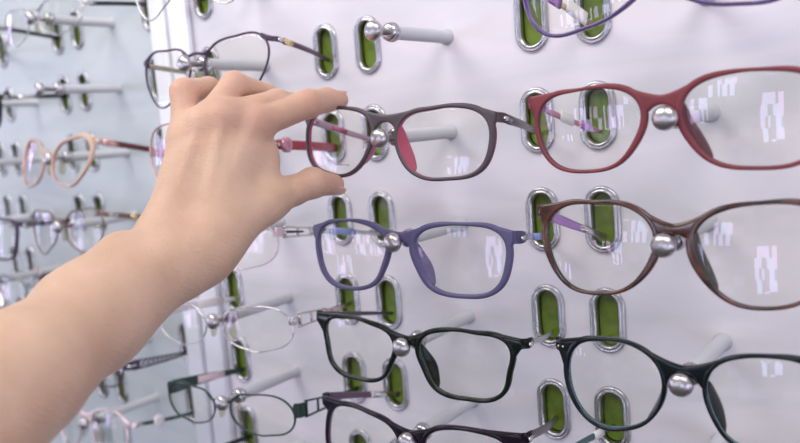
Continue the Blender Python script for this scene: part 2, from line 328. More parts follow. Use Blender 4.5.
def glasses(shape, label, mats, rim, *, pose=None, T=3.4, bt=4., bb=-1., J=(118, 162), hinge=(68, 3, 5.5), metal=False, targets=(None, None),
            temple_h=(5.5, 3.6), tm=None, tkind='bar', pads='wedge', padm=None, lens=LENS, group=None, jend=(28, 62), extra=None, tth=1.3, cat='eyeglasses', drop=(-.008, -.008), ex=3.2, hback=7.5):
    ps, c, K, DL = SHAPE[shape]
    KS = {s: [k + (-.5 * s * DL[i] if i < len(DL) else 0) for i, k in enumerate(K)] for s in (1, -1)}
    if pose is None: pose = ps
    R = (Matrix.Rotation(pose[3], 4, 'Z') @ Matrix.Rotation(pose[4], 4, 'X') @ Matrix.Rotation(pose[5], 4, 'Y'))
    mw = Matrix.Translation(pose[:3]) @ R
    root = empty('eyeglasses', mw); tag(root, label, cat, group)
    fm, im = mats
    N = 80
    def inner(a, s, off=0.):
        r = rad(KS[s], a); x = c[0] + r * math.cos(a); z = c[1] + r * math.sin(a)
        if off:
            h = .01; r2 = rad(KS[s], a + h); x2 = c[0] + r2 * math.cos(a + h); z2 = c[1] + r2 * math.sin(a + h)
            tx, tz = x2 - x, z2 - z; l = math.hypot(tx, tz); x += tz / l * off; z += -tx / l * off
        return Vector((s * x * mm, 0, z * mm))
    bm = bmesh.new()
    Th = T / 2
    for s in (1, -1):        # rims
        rings = []
        for i in range(N):
            a = 2 * math.pi * i / N; w = interp8(rim, a)
            if metal: prof = [(w / 2 + w / 2 * math.cos(q), Th * math.sin(q)) for q in [2 * math.pi * j / 10 for j in range(10)]]
            else: prof = [(0, -Th * .62), (w * .12 + .1, -Th * .92), (w * .35, -Th), (w * .7, -Th), (w * .93, -Th * .8), (w, -Th * .4), (w, Th * .1), (w, Th * .6), (w * .88, Th), (w * .25, Th), (0, Th * .75), (0, 0)]
            ring = []
            for off, y in prof:
                v = inner(a, s, off); v.y = wrap(v.x) + y * mm; ring.append(bm.verts.new(v))
            rings.append(ring)
        n = len(rings[0])
        for i in range(N):
            A, B = rings[i], rings[(i + 1) % N]
            for j in range(n):
                f = bm.faces.new((A[j], B[j], B[(j + 1) % n], A[(j + 1) % n]))
                if not metal and j in (6, 7, 8, 9, 10, 11): f.material_index = 1
    # bridge
    j1 = inner(math.radians(J[0]), 1, interp8(rim, math.radians(J[0])) * (.75 if not metal else .5)); j2 = inner(math.radians(J[1]), 1, interp8(rim, math.radians(J[1])) * (.5))
    if metal:
        q = inner(math.radians(J[0]), 1, rim[3] * .5); q.y = wrap(q.x)
        pts = smoothcurve([(-q.x, q.y, q.z), (-q.x * .55, -.0012, bt * mm - .0006), (0, -.0018, bt * mm), (q.x * .55, -.0012, bt * mm - .0006), (q.x, q.y, q.z)], 5)
        loft(bm, [(p, (0, Th * mm * .9, 0), (0, 0, max(.9, (bt - bb) / 2) * mm)) for p in pts], 10, 2)
    else:
        M = 14; n = 22; rings = []; ja = 95.
        while ja < 160:          # where the bridge leaves the rim tangentially
            A, B = inner(math.radians(ja), 1, interp8(rim, math.radians(ja)) * .9), inner(math.radians(ja + 1), 1, interp8(rim, math.radians(ja + 1)) * .9)
            if 1.5 * (A.z - bt * mm) / A.x <= (A.z - B.z) / max(1e-9, A.x - B.x): break
            ja += 1
        for i in range(-M, M + 1):
            t = abs(i) / M; s = 1 if i >= 0 else -1; ring = []
            for q in range(n):
                an = 2 * math.pi * q / n; ca, sa = math.cos(an), math.sin(an)
                v = .5 - .5 * math.copysign(abs(ca) ** (2 / ex), ca); yy = math.copysign(abs(sa) ** (2 / ex), sa) * Th * mm
                aa = math.radians(ja + (J[1] - ja) * v); A = inner(aa, s, interp8(rim, aa) * (.9 - .4 * v))
                z0 = (bt + (bb - bt) * v) * mm; x = abs(A.x) * t; z = z0 + (A.z - z0) * t ** (1.5 + .7 * v)
                ring.append(bm.verts.new((s * x, wrap(x) + yy * (.97 - .07 * t), z)))
            rings.append(ring)
        for i in range(2 * M):
            for q in range(n): bm.faces.new((rings[i][q], rings[i][(q + 1) % n], rings[i + 1][(q + 1) % n], rings[i + 1][q]))
    # end pieces, folded back to the hinge
    hx, hz, hh = hinge
    hy = wrap(hx * mm)
    jb = 84.
    while jb > 25 and not metal:     # where the upper edge of the end piece leaves the rim tangentially
        A, B = inner(math.radians(jb), 1, interp8(rim, math.radians(jb)) * .9), inner(math.radians(jb + 1), 1, interp8(rim, math.radians(jb + 1)) * .9)
        if (A.z - (hz + hh / 2) * mm) / max(1e-6, (hx - 2.5) * mm - A.x) <= (B.z - A.z) / max(1e-9, A.x - B.x): break
        jb -= 1
    for s in (1, -1):
        a0, a1 = math.radians(jend[0]), math.radians(jend[1] if metal else jb)
        pa, pb = inner(a0, s, interp8(rim, a0) * .45), inner(a1, s, interp8(rim, a1) * .45)
        cen = (pa + pb) / 2; half = (pb - pa) / 2; half.x = 0 if metal else half.x
        if metal: half = Vector((0, 0, hh / 2 * mm)); cen = inner(math.radians(jend[0]), s, rim[0] * .5)
        y0 = wrap(cen.x)
        e1 = Vector((s * (hx - 2.5) * mm, hy, hz * mm)); e2 = Vector((s * hx * mm, hy + .0022, (hz - .2) * mm)); e3 = Vector((s * (hx + .2) * mm, hy + hback * mm, (hz - .6) * mm))
        H = Vector((0, 0, hh / 2 * mm)); th = Th * mm
        mid = (cen + e1) / 2; mid.z = cen.z * .35 + e1.z * .65
        if metal: loft(bm, [((cen.x, y0, cen.z), (0, th * .9, 0), half), ((mid.x, (y0 + hy) / 2, mid.z), (0, th * .95, 0), half * .35 + H * .75), (e1, (s * th * .25, th, 0), H)], 16, 3)
        else:
            rings = []; n = 20
            for i in range(9):
                t = i / 8; ring = []
                for q in range(n):
                    an = 2 * math.pi * q / n; ca, sa = math.cos(an), math.sin(an)
                    v = .5 + .5 * math.copysign(abs(ca) ** (2 / 3), ca); yy = math.copysign(abs(sa) ** (2 / 3), sa) * th
                    aa = a0 + (a1 - a0) * v; A = inner(aa, s, interp8(rim, aa) * (.5 + .4 * v)); te = t
                    zt = e1.z - H.z + 2 * H.z * v; x = A.x + (e1.x - A.x) * te; z = A.z + (zt - A.z) * (1 - (1 - t) ** (1.25 - .2 * v))
                    ring.append(bm.verts.new((x, wrap(x) + yy * .96, z)))
                rings.append(ring)
            for i in range(8):
                for q in range(n): bm.faces.new((rings[i][q], rings[i][(q + 1) % n], rings[i + 1][(q + 1) % n], rings[i + 1][q]))
            bm.faces.new(rings[-1])
        loft(bm, [(e1, (s * th * .25, th, 0), H), (e2, (s * th * .8, th * .6, 0), H), ((e2 + e3) / 2, (s * th * .8, 0, 0), H * .95), (e3, (s * th * .7, 0, 0), H * .85)], 16, 3)
    obj('frame_front', bm, [fm, im], root)
    # lenses
    for s in (1, -1):
        bm = bmesh.new(); NR = 12; layers = []; LQ2 = 2.0; LR = (rad(K, 0) + rad(K, math.pi / 2)) / 2 * mm
        sag = lambda x, z: wrap(x) + LQ2 * ((x - s * c[0] * mm) ** 2 + (z - c[1] * mm) ** 2 - LR * LR)
        for side in (0, 1):
            rows_ = []
            cv = bm.verts.new((s * c[0] * mm, sag(s * c[0] * mm, c[1] * mm) + (.0012 if side else 0), c[1] * mm))
            for j in range(1, NR + 1):
                f_ = j / NR; row = []
                for i in range(N):
                    a = 2 * math.pi * i / N; e = inner(a, s, .25); x = s * c[0] * mm + (e.x - s * c[0] * mm) * f_; z = c[1] * mm + (e.z - c[1] * mm) * f_
                    row.append(bm.verts.new((x, sag(x, z) + (.0012 if side else 0), z)))
                rows_.append(row)
            n = N
            for i in range(n): bm.faces.new((cv, rows_[0][i], rows_[0][(i + 1) % n]))
            for j in range(NR - 1):
                for i in range(n): bm.faces.new((rows_[j][i], rows_[j + 1][i], rows_[j + 1][(i + 1) % n], rows_[j][(i + 1) % n]))
            layers.append(rows_[-1])
        for i in range(n): bm.faces.new((layers[0][i], layers[0][(i + 1) % n], layers[1][(i + 1) % n], layers[1][i]))
        lo = obj('lens', bm, lens, root)
        if extra and extra.get('print') == s:      # small printed size marks
            bm = bmesh.new()
            px, pz = extra['at']
            for i in range(extra.get('n', 9)):
                w_, h_ = random.uniform(.6, 1.2), random.uniform(.5, 1.0)
                x = (px + i * 1.35) * mm; z = (pz + .1 * math.sin(i * 2.)) * mm; y = sag(x, z) - .0003
                loft(bm, [((x, y, z), (w_ * .5 * mm, 0, 0), (0, 0, h_ * .5 * mm)), ((x, y + .0001, z), (w_ * .5 * mm, 0, 0), (0, 0, h_ * .5 * mm))], 4, 4)
            obj('lens_print', bm, extra.get('ink', BLACKINK), lo)
    # nose pads
    for s in (1, -1):
        bm = bmesh.new(); na = math.radians(186 if shape != 'G6' else 190)
        p = inner(na, s, 0.2)
        if pads == 'wedge':
            a_ = math.radians(163); b_ = math.radians(222)
            secs = []
            for i in range(13):
                t = i / 12; a = a_ + (b_ - a_) * t; q = inner(a, s, .3); g_ = math.sin(math.pi * t) ** .7
                q.y = wrap(q.x) + .0012 + .0024 * g_
                dirv = Vector((s * .35, .94, 0))
                secs.append((q + dirv * .001 * g_, dirv * (.0008 + .0042 * g_), Vector((-s * .9, .3, 0)) * (.0005 + .0011 * g_)))
            loft(bm, secs, 12, 2.2)
            obj('nose_pad', bm, padm or im, root)
        else:
            q = inner(math.radians(180), s, .5); q.y = wrap(q.x) + .001
            e = q + Vector((-s * -.0012, .007, -.003)); 
            obj_b = bmesh.new(); tube(obj_b, smoothcurve([q, q + Vector((s * .002, .004, .002)), e], 5), .0005, 8)
            arm = obj('pad_arm', obj_b, SILVER, root)
            ellipsoid(bm, e + Vector((0, 0, -.001)), ((s * .0009, .0009, 0), (0, .0034, 0), (-s * .001, 0, .0066)))
            pad = obj('nose_pad', bm, lens_mat('silicone_pad', (.8, .8, .7), (1, 1, 1), 1.45, 1.2), root)
    # temples
    inv = mw.inverted()
    tms = tm if isinstance(tm, (list, tuple)) else (tm or fm, tm or fm)
    for s, tgt, dr, tmm in ((1, targets[0], drop[0], tms[0]), (-1, targets[1], drop[1], tms[1])):
        if tgt is None: continue
        W = slot_pos(tgt[0], tgt[1], .0022) + Vector((0, 0, dr))
        E = inv @ W; A = Vector((s * (hx + .1) * mm, hy + (hback - .8) * mm, (hz - .6) * mm))
        D = (E - A); L = D.length; d = D.normalized(); bow = Vector((s * .0022, 0, 0))
        def pt(t): return A + D * t + bow * math.sin(math.pi * t)
        U = Vector((0, 0, 1)); U = (U - d * U.dot(d)).normalized(); V = d.cross(U)
        h0, h1 = temple_h; bm = bmesh.new()
        kind = tkind[0 if s == 1 else 1] if isinstance(tkind, (list, tuple)) else tkind
        tv = tth * mm / 2 * 1.5
        if kind == 'bar':
            loft(bm, [(pt(t), U * ((h0 + (h1 - h0) * t) / 2 * mm), V * tv) for t in [i / 12 for i in range(13)]], 12, 3)
        elif kind == 'twin':
            cut = .45
            for sg in (1, -1):
                loft(bm, [(pt(t) + U * sg * (h0 * .5 * (1 - t * .4 / cut)) * mm, U * .0007, V * tv) for t in [cut * i / 6 for i in range(7)]], 8, 2.5)
            for t in (.02, .2, .38):
                loft(bm, [(pt(t) + U * h0 * .45 * mm, V * tv, d * .0007), (pt(t) - U * h0 * .45 * mm, V * tv, d * .0007)], 8, 2.5)
            loft(bm, [(pt(t), U * (h0 * .38 * (1 - t) + h1 * .5 * t) * mm, V * tv) for t in [cut - .04, .6, .8, 1]], 10, 2.8)
        elif kind == 'lattice':
            for sg in (1, -1):
                loft(bm, [(pt(t) + U * sg * (h0 * .5 + (h1 * .35 - h0 * .5) * t) * mm, U * .0006, V * tv) for t in [i / 8 for i in range(9)]], 8, 2.5)
            loft(bm, [(pt(0), U * h0 * .5 * mm, V * tv), (pt(.1), U * h0 * .5 * mm, V * tv)], 8, 3)
            nx = 11
            for i in range(nx):
                t0, t1 = .12 + .85 * i / nx, .12 + .85 * (i + 1) / nx
                for sg in (1, -1):
                    f0 = lambda t: (h0 * .5 + (h1 * .35 - h0 * .5) * t) * mm
                    loft(bm, [(pt(t0) + U * sg * f0(t0), U * .0004, V * tv), (pt(t1) - U * sg * f0(t1), U * .0004, V * tv)], 6, 2)
        to = obj('temple', bm, tmm, root)
        if kind != 'twin' and (s == 1 or (extra and extra.get('hinge_left'))):   # silver hinge plate at the joint
            bm = bmesh.new(); loft(bm, [(A - Vector((0, .0045, 0)) + V * tv * .9, U * .0012, V * .0007), (A + d * .005 + V * tv * .9, U * .001, V * .0007)], 8, 3)
            if s == 1: loft(bm, [(A - Vector((s * -.0012, .0055, 0)), U * .0013, Vector((.0006, 0, 0))), (A - Vector((s * -.0012, .001, 0)), U * .0013, Vector((.0006, 0, 0)))], 8, 3)
            obj('hinge', bm, SILVER, root)
        if extra:
            for e in extra.get('deco', []):
                if e[0] != s: continue
                _, kind2, t, size, mt = e; bm = bmesh.new(); p0 = pt(t)
                sd = -1 if V.dot(inv.to_3x3() @ (CAM - mw @ p0)) < 0 else 1
                if kind2 == 'sticker': loft(bm, [(p0 - d * size[0] / 2 * mm, U * size[1] / 2 * mm, V * (tv + .0004)), (p0 + d * size[0] / 2 * mm, U * size[1] / 2 * mm, V * (tv + .0004))], 8, 5)
                elif kind2 == 'disc': lathe(bm, [(-tv - .001, size * .8 * mm), (-tv - .0003, size * mm), (tv + .0003, size * mm), (tv + .001, size * .8 * mm)], p0, V, 20)
                elif kind2 == 'sleeve': loft(bm, [(pt(tt), U * size[1] / 2 * mm * (1 - .25 * (tt - t)), V * (tv + .0003)) for tt in (t, (t + size[0]) / 2, size[0])], 12, 3)
                elif kind2 == 'tag': loft(bm, [(p0 - U * size[1] * .5 * mm + V * sd * (tv + .001), d * size[0] / 2 * mm, V * .0003), (p0 + U * size[1] * .5 * mm + V * sd * (tv + .001), d * size[0] / 2 * mm, V * .0003)], 8, 6)
                obj({'sticker': 'temple_sticker', 'disc': 'temple_ornament', 'sleeve': 'temple_sleeve', 'tag': 'price_tag'}[kind2], bm, mt, to)
    if extra and 'dots' in extra:    # metal rivets on the end piece
        for dx in extra['dots']:
            bm = bmesh.new(); x = -(dx) * mm; ellipsoid(bm, (x, wrap(x) - Th * mm, hz * mm), ((.0005, 0, 0), (0, 0, .0006), (0, -.0002, 0)), 6, 10)
            obj('rivet', bm, mat('gold', (.8, .62, .3), .25, 1.), root)
    return root

M_ = mat
dark_mauve = M_('dark_mauve_plastic', (.066, .048, .058), .42); rose_in = M_('rose_plastic', (.42, .075, .13), .4)
violet = M_('blue_violet_plastic', (.080, .072, .155), .38); violet_in = M_('violet_plastic_inner', (.13, .11, .22), .4)
blackg = M_('green_black_acetate', (.006, .010, .007), .12, spec=.25, coat=.12); blackg_in = M_('dark_olive_inner', (.05, .065, .045), .2)
plum = M_('plum_black_acetate', (.012, .008, .016), .12, spec=.25, coat=.15); plum_in = M_('plum_inner', (.08, .05, .09), .25)
redm = M_('matte_red_plastic', (.185, .028, .036), .45, var=.12, vscale=60); red_in = M_('dark_red_inner', (.09, .018, .028), .4)
tort = M_('brown_tortoise_acetate', (.06, .020, .012), .14, coat=.4, var=.75, vscale=70); tort_in = M_('olive_teal_inner', (.035, .04, .03), .2)
tealk = M_('black_teal_acetate', (.005, .009, .011), .10, spec=.25, coat=.15); teal_in = M_('teal_inner', (.05, .12, .13), .15)
purp = M_('purple_acetate', (.085, .045, .17), .14, coat=.5); purp_in = M_('purple_inner', (.16, .11, .26), .2)
purpm = M_('purple_black_metal', (.07, .045, .085), .35, .4); purpm2 = M_('bright_violet_metal', (.25, .14, .45), .3, .5)
rose = M_('rose_gold', (.72, .42, .36), .25, .7); greenm = M_('dark_green_metal', (.022, .05, .036), .3, .3)
peach = M_('peach_plastic', (.60, .43, .32), .35, var=.1); wine = M_('wine_plastic', (.12, .012, .02), .3)
brown = M_('thin_brown_metal', (.22, .14, .12), .35, .5); blackp = M_('black_plastic', (.012, .012, .014), .3)
crystal = M_('crystal_purple', (.45, .25, .6), .08, .5); redtrans = M_('red_temple', (.36, .05, .07), .3); bluetr = M_('glossy_blue', (.3, .36, .7), .2)  # bluetr: plain blue for the sticker and sleeve on the blue-purple temples
pearl = M_('pearl_white', (.8, .74, .74), .25)

glasses('G1', 'dark mauve glasses with rose-pink inside, pinched by the thumb and index finger', (dark_mauve, rose_in),
        [3.2, 3.2, 2.1, 2.6, 2.6, 2.2, 2.1, 2.2], bt=10.4, bb=6.2, hinge=(70.5, 9.2, 5.4), targets=(('R1', 2), ('L2', 2)), temple_h=(5.4, 3.0), J=(115, 170), jend=(12, 48),
        tm=(M_('gunmetal', (.2, .18, .2), .25, .8), M_('mauve_temple', (.40, .28, .36), .3)), extra=dict(print=-1, at=(-38, -19), n=9, hinge_left=True, deco=[(-1, 'sticker', .42, (14, 3.2), rose_in)]), drop=(-.0085, -.006))
glasses('G2', 'blue-purple satin glasses below the held pair, hanging on the centre peg', (violet, violet_in),
        [3.6, 2.8, 1.8, 3.2, 3.6, 2.8, 2.3, 2.9], bt=3.0, bb=-2.6, hinge=(70.5, 1.2, 7.2), targets=(('R1', 3), ('L2', 3)), J=(118, 172), jend=(8, 50), temple_h=(3.8, 2.6),
        tm=(M_('steel_temple', (.45, .45, .52), .25, .8), M_('pale_steel_temple', (.55, .56, .62), .25, .7)), extra=dict(hinge_left=True, deco=[(1, 'sticker', .45, (22, 4.2), bluetr), (-1, 'sleeve', .2, (.55, 4.6), bluetr)]), drop=(-.0105, -.011))
glasses('G3', 'glossy black rectangular glasses under the blue-purple pair', (blackg, blackg_in),
        [3.0, 2.8, 1.7, 2.8, 3.2, 2.4, 2.0, 2.4], bt=1.6, bb=-3.6, padm=blackg, hinge=(71.5, 3.4, 6.0), targets=(('R1', 4), ('L2', 4)), J=(118, 168), jend=(6, 52), temple_h=(3.6, 2.4),
        tm=(M_('brushed_steel', (.5, .5, .5), .3, .8), M_('dark_steel', (.12, .1, .12), .3, .6)), drop=(-.0105, -.0085))
glasses('G4', 'glossy dark plum glasses cut off by the bottom edge, centre column', (plum, plum_in),
        [3.2, 3.4, 2.1, 3.0, 3.4, 2.6, 2.2, 2.6], bt=3.2, bb=-2.4, hinge=(71.5, 8.0, 6.6), targets=(('R1', 5), ('L2', 5)), J=(125, 166), jend=(30, 58), temple_h=(5.2, 4.2),
        tm=(M_('dark_pewter', (.18, .16, .18), .3, .6), M_('plum_temple', (.14, .09, .14), .3, .3)), drop=(-.0065, -.0085), extra=dict(deco=[(-1, 'sleeve', .62, (.95, 4.2), SILVER)]))
glasses('G5', 'matte red glasses at right, largest pair in the top right', (redm, red_in),
        [2.6, 2.6, 1.6, 2.8, 3.3, 2.2, 1.7, 2.0], bt=7.6, bb=3.2, hinge=(71.5, 9.0, 6.2), targets=(None, ('R2', 2)), J=(118, 172), jend=(2, 45), temple_h=(3.6, 2.6), T=3.0,
        tm=(redtrans, M_('red_mauve_temple', (.5, .22, .3), .3)), extra=dict(hinge_left=True, deco=[(-1, 'tag', .5, (13, 6.2), WHITE), (-1, 'sleeve', .05, (.2, 4.2), crystal), (-1, 'sleeve', .74, (.86, 4.), crystal)]), drop=(-.008, -.009))
glasses('G6', 'brown tortoiseshell cat-eye glasses below the matte red pair', (tort, tort_in),
        [3.4, 3.2, 1.9, 2.8, 3.6, 2.2, 1.7, 2.0], bt=8.6, bb=3.4, hinge=(71.5, 12.6, 6.8), targets=(None, ('R2', 3)), J=(118, 172), jend=(4, 46), temple_h=(6.6, 3.4), pads='wedge',
        tm=(tort, crystal), extra=dict(hinge_left=True, deco=[(-1, 'sleeve', .62, (.97, 3.4), SILVER)]), drop=(-.008, -.010))
glasses('G7', 'round black glasses with two gold rivets at lower right', (tealk, teal_in),
        [3.4, 3.2, 1.7, 2.3, 2.3, 1.9, 2.0, 2.4], bt=1.9, bb=-2.6, hinge=(66.5, 3.0, 7.0), padm=tealk, targets=(None, ('R2', 4)), J=(124, 176), jend=(-6, 56), temple_h=(2.2, 1.8),
        tm=(tealk, SILVER), extra=dict(dots=(61.4, 64.0)), drop=(-.008, -.0105))
glasses('G8', 'violet glossy glasses cut off by the top edge at right', (purp, purp_in),
        [2.2, 2.2, 1.6, 2.4, 2.6, 2.0, 1.7, 2.0], bt=9., bb=4., hinge=(70, 18, 5.), targets=(None, ('R2', 1)), J=(130, 165), jend=(18, 40), temple_h=(4.4, 3.4),
        tm=(purp, M_('beige_temple', (.7, .55, .42), .3, .3)), tkind=('bar', 'twin'), extra=dict(deco=[(-1, 'sleeve', .42, (.56, 6.5), crystal), (-1, 'tag', .74, (20, 8), WHITE)]), drop=(-.008, -.0095))
glasses('G10', 'thin purple-black cat-eye metal glasses above the hand', (purpm, purpm2),
        [1.3, 1.5, 1.5, 1.5, 1.4, 1.3, 1.1, 1.2], bt=4.2, bb=2.0, hinge=(66.5, 6.4, 3.6), targets=(('L1', 1), ('C1', 1)), metal=True, T=1.6, J=(140, 160), jend=(38, 50), temple_h=(4.0, 3.),
        tm=(M_('purple_temple', (.13, .08, .12), .3, .4), M_('dull_gold_temple', (.35, .32, .2), .3, .5)), pads='arm', drop=(-.006, -.004), extra=dict(deco=[(-1, 'sticker', .72, (18, 8), WHITE), (1, 'sleeve', .02, (.16, 4.4), M_('gold', (.8, .62, .3), .25, 1.))]))
glasses('G13', 'thin silver oval metal glasses just under the wrist', (SILVER, SILVER),
        [1.0, 1.0, 1.0, 1.0, 1.0, 1.0, 1.0, 1.0], bt=.4, bb=-1.4, hinge=(68.5, -1.4, 5.6), targets=(('L1', 4), ('C1', 4)), metal=True, T=1.1, J=(150, 160), jend=(14, 30), temple_h=(9, 3.2),
        tm=(M_('champagne_metal', (.62, .54, .5), .25, .9), M_('pale_tip', (.7, .66, .68), .3)), tkind=('twin', 'bar'), pads='arm', drop=(-.004, -.008), extra=dict(print=1, at=(26, -14), n=4, ink=crystal, deco=[(-1, 'sleeve', .45, (.8, 8), pearl)]))
glasses('G14', 'dark green rectangular metal glasses near the bottom with wide temple', (greenm, greenm),
        [1.5, 1.4, 1.3, 1.4, 1.3, 1.2, 1.2, 1.3], bt=-1.2, bb=-3.2, hinge=(67., -3.6, 10.5), targets=(('L1', 5), ('C1', 5)), metal=True, T=1.5, J=(148, 160), jend=(8, 30), temple_h=(11, 3.6),
        tm=(greenm, greenm), tkind=('twin', 'bar'), pads='arm', drop=(-.009, -.009), extra=dict(print=1, at=(24, -17), n=4, ink=crystal, deco=[(-1, 'sleeve', .35, (.72, 6.6), M_('pink_clear', (.75, .6, .62), .2))]))
def mpose(g, k, dx=0, dz=0, yaw=0, pitch=-.06, roll=0): return [MPEG[g] + dx, -.073, rowz(k) + dz, yaw, pitch, roll]
def lpose(g, k, dz=0, yaw=0, pitch=-.06, roll=0):
    p = LPT(LPEG[g], k, -.073, dz); return [p.x, p.y, p.z, -LQ[1] + yaw, pitch, roll]
glasses('G10', 'thin silver glasses with red temple cut off by the top edge', (SILVER, SILVER),
        [1.] * 8, pose=mpose('C', 0, .004, 0, 0, -.05, 0), bt=4, bb=2, hinge=(66, 6, 4), targets=(('L1', 0), ('C1', 0)), metal=True, T=1.1, J=(150, 160), jend=(35, 50), temple_h=(5, 5),
        tm=(redtrans, pearl), pads='arm', drop=(0, -.003), extra=dict(deco=[(-1, 'sleeve', .8, (.99, 5.4), wine), (-1, 'sleeve', .3, (.42, 6), wine)]))
glasses('G7', 'rose rimmed glasses behind the hand, red temple with pink round ornament', (rose, rose),
        [1.1] * 8, pose=mpose('C', 2, .001, .008, 0, -.05, 0), bt=2, bb=0, hinge=(64, -9, 6), targets=(('L1', 2), ('C1', 2)), metal=True, T=1.3, J=(150, 160), jend=(25, 45), temple_h=(6.6, 6),
        tm=(redtrans, redtrans), pads='arm', drop=(-.0085, -.006), extra=dict(deco=[(1, 'disc', .125, 5.2, M_('pink_crystal', (.6, .3, .36), .12, .5))]))
glasses('G13', 'half hidden clear pink glasses under the hand with silver twin-bar temple', (M_('clear_pink_rim', (.75, .6, .62), .15, .4), rose),
        [.9] * 8, pose=mpose('C', 3, -.0065, -.001, 0, -.04, 0), bt=.4, bb=-1.4, hinge=(68, 1.5, 6.4), targets=(('L1', 3), ('C1', 3)), metal=True, T=1.1, J=(150, 160), jend=(18, 35), temple_h=(7.2, 3),
        tm=(SILVER, SILVER), tkind=('twin', 'bar'), pads='arm', drop=(-.009, -.009), extra=dict(deco=[(1, 'sticker', .16, (14, 1.6), blackp)]))
glasses('G2', 'teal glasses below the frame edge, only a temple showing at lower right', (teal_in, teal_in),
        [3.] * 8, pose=mpose('R', 5, 0, -.004, 0, -.02, 0), bt=3.0, bb=-2.6, hinge=(70.5, .8, 5.6), targets=(None, ('R2', 5)), J=(118, 172), jend=(22, 50), temple_h=(4.6, 3.2),
        tm=(teal_in, teal_in), drop=(-.006, -.006), extra=dict(deco=[(-1, 'sticker', .75, (10, 4.8), WHITE)]))
glasses('G14', 'dark glasses under the bottom edge whose temple enters the slot by the white seam', (purpm, purpm),
        [1.6] * 8, pose=mpose('C', 6, 0, -.004, 0, -.02, 0), bt=-1.2, bb=-3.2, hinge=(67., -2, 6), targets=(None, ('C1', 6)), metal=True, T=1.5, J=(148, 160), jend=(14, 35), temple_h=(5, 4), tm=(blackp, blackp), pads='arm')
# --- blurred pairs on the shaded left panel
glasses('P1', 'blurred peach cat-eye glasses with a dark red temple, left of the hand', (peach, rose),
        [3.2, 4.4, 2.2, 2.2, 1.7, 1.5, 1.5, 1.8], bt=.6, bb=-3.2, hinge=(66.5, 10.5, 6.), targets=(('C0', 2), ('Z2', 2)), J=(128, 166), jend=(16, 52), temple_h=(5.4, 4.2), T=2.8,
        tm=(wine, peach), pads='arm', drop=(-.006, -.006), extra=dict(deco=[(1, 'sleeve', .0, (.22, 5.8), rose), (1, 'sticker', .8, (6, 6.8), pearl)]))
glasses('G13', 'blurred clear glasses with a black temple near the top left corner', (SILVER, SILVER),
        [1.] * 8, pose=lpose('A', 0, .002), bt=1, bb=-1, hinge=(68.5, -1, 4), targets=(('C0', 0), ('Z2', 0)), metal=True, T=1.1, J=(150, 160), jend=(14, 30), temple_h=(3.6, 3.6),
        tm=(blackp, blackp), pads='arm', drop=(0.004, -.006))
glasses('G10', 'blurred thin brown glasses below the peach pair, just above the forearm', (brown, brown),
        [1.3] * 8, pose=lpose('A', 3, .0, roll=-.02), bt=3.0, bb=.6, hinge=(66.5, 6.4, 4), targets=(('C0', 3), ('Z2', 3)), metal=True, T=1.5, J=(140, 160), jend=(38, 50), temple_h=(4.4, 3.6),
        tm=(brown, blackp), pads='arm', drop=(-.008, -.006), extra=dict(deco=[(1, 'sticker', .3, (8, 5), M_('gold', (.8, .62, .3), .25, 1.))]))
glasses('G3', 'blurred dark glasses half covered by the forearm, left panel', (blackg, blackg_in),
        [2.4] * 8, pose=lpose('A', 4, .004), bt=1.6, bb=-3.6, hinge=(70, 3, 5), targets=(('C0', 4), ('Z2', 4)), J=(118, 168), jend=(24, 52), temple_h=(4, 3), tm=(blackp, M_('pink_temple', (.7, .35, .33), .3)), drop=(-.006, -.006))
glasses('G14', 'blurred dark purple glasses with a lattice temple, mostly behind the forearm', (purpm, purpm),
        [1.6] * 8, pose=lpose('A', 5, .0), bt=-1.2, bb=-3.2, hinge=(67., -3, 8), targets=(('C0', 5), ('Z2', 5)), metal=True, T=1.6, J=(148, 160), jend=(10, 32), temple_h=(8, 3.4), tkind=('lattice', 'bar'), tm=(purpm, purpm), pads='arm', drop=(-.010, -.006))
glasses('G7', 'blurred clear glasses with dark green temple at the bottom left', (M_('clear_pink_rim', (.75, .6, .62), .15, .4), SILVER),
        [2.] * 8, pose=lpose('A', 6, .004), bt=1.9, bb=-2.6, hinge=(65.5, 0, 5), targets=(('C0', 6), ('Z2', 6)), J=(124, 176), jend=(26, 56), temple_h=(3.4, 3.), tm=(greenm, greenm), T=2.6, drop=(-.008, -.006), extra=dict(deco=[(1, 'disc', .3, 5.5, pearl)]))
glasses('G2', 'blurred glasses with thick black temple at the far left edge, above the peach pair', (blackp, blackp),
        [1.8] * 8, pose=lpose('Z', 1, -.002), bt=3.0, bb=-2.6, hinge=(69, .8, 5), targets=(('A1', 1), None), J=(118, 172), jend=(22, 50), temple_h=(3, 5.2), tm=(blackp, blackp), drop=(-.001, -.006), extra=dict(deco=[(1, 'sleeve', .12, (.45, 4.2), SILVER)]))
glasses('G3', 'blurred glasses with dark rims at the far left edge, right above the forearm row', (purpm, purpm),
        [2.] * 8, pose=lpose('Z', 3, -.006), bt=1.6, bb=-3.6, hinge=(70.5, 3, 5), targets=(('A1', 3), None), J=(118, 168), jend=(24, 52), temple_h=(5.6, 4), tm=(blackp, blackp), drop=(-.008, -.006), extra=dict(deco=[(1, 'sleeve', .4, (.7, 5.4), wine)]))
glasses('G2', 'blurred grey rimmed glasses at the far left edge, lowest above the forearm', (M_('grey_rim', (.25, .28, .28), .3), SILVER),
        [2.4] * 8, pose=lpose('Z', 4, -.004), bt=3.0, bb=-2.6, hinge=(70, .8, 5), targets=(('A1', 4), None), J=(118, 172), jend=(22, 50), temple_h=(5, 4), tm=(M_('pink_temple', (.7, .35, .33), .3), blackp), drop=(-.006, -.006))
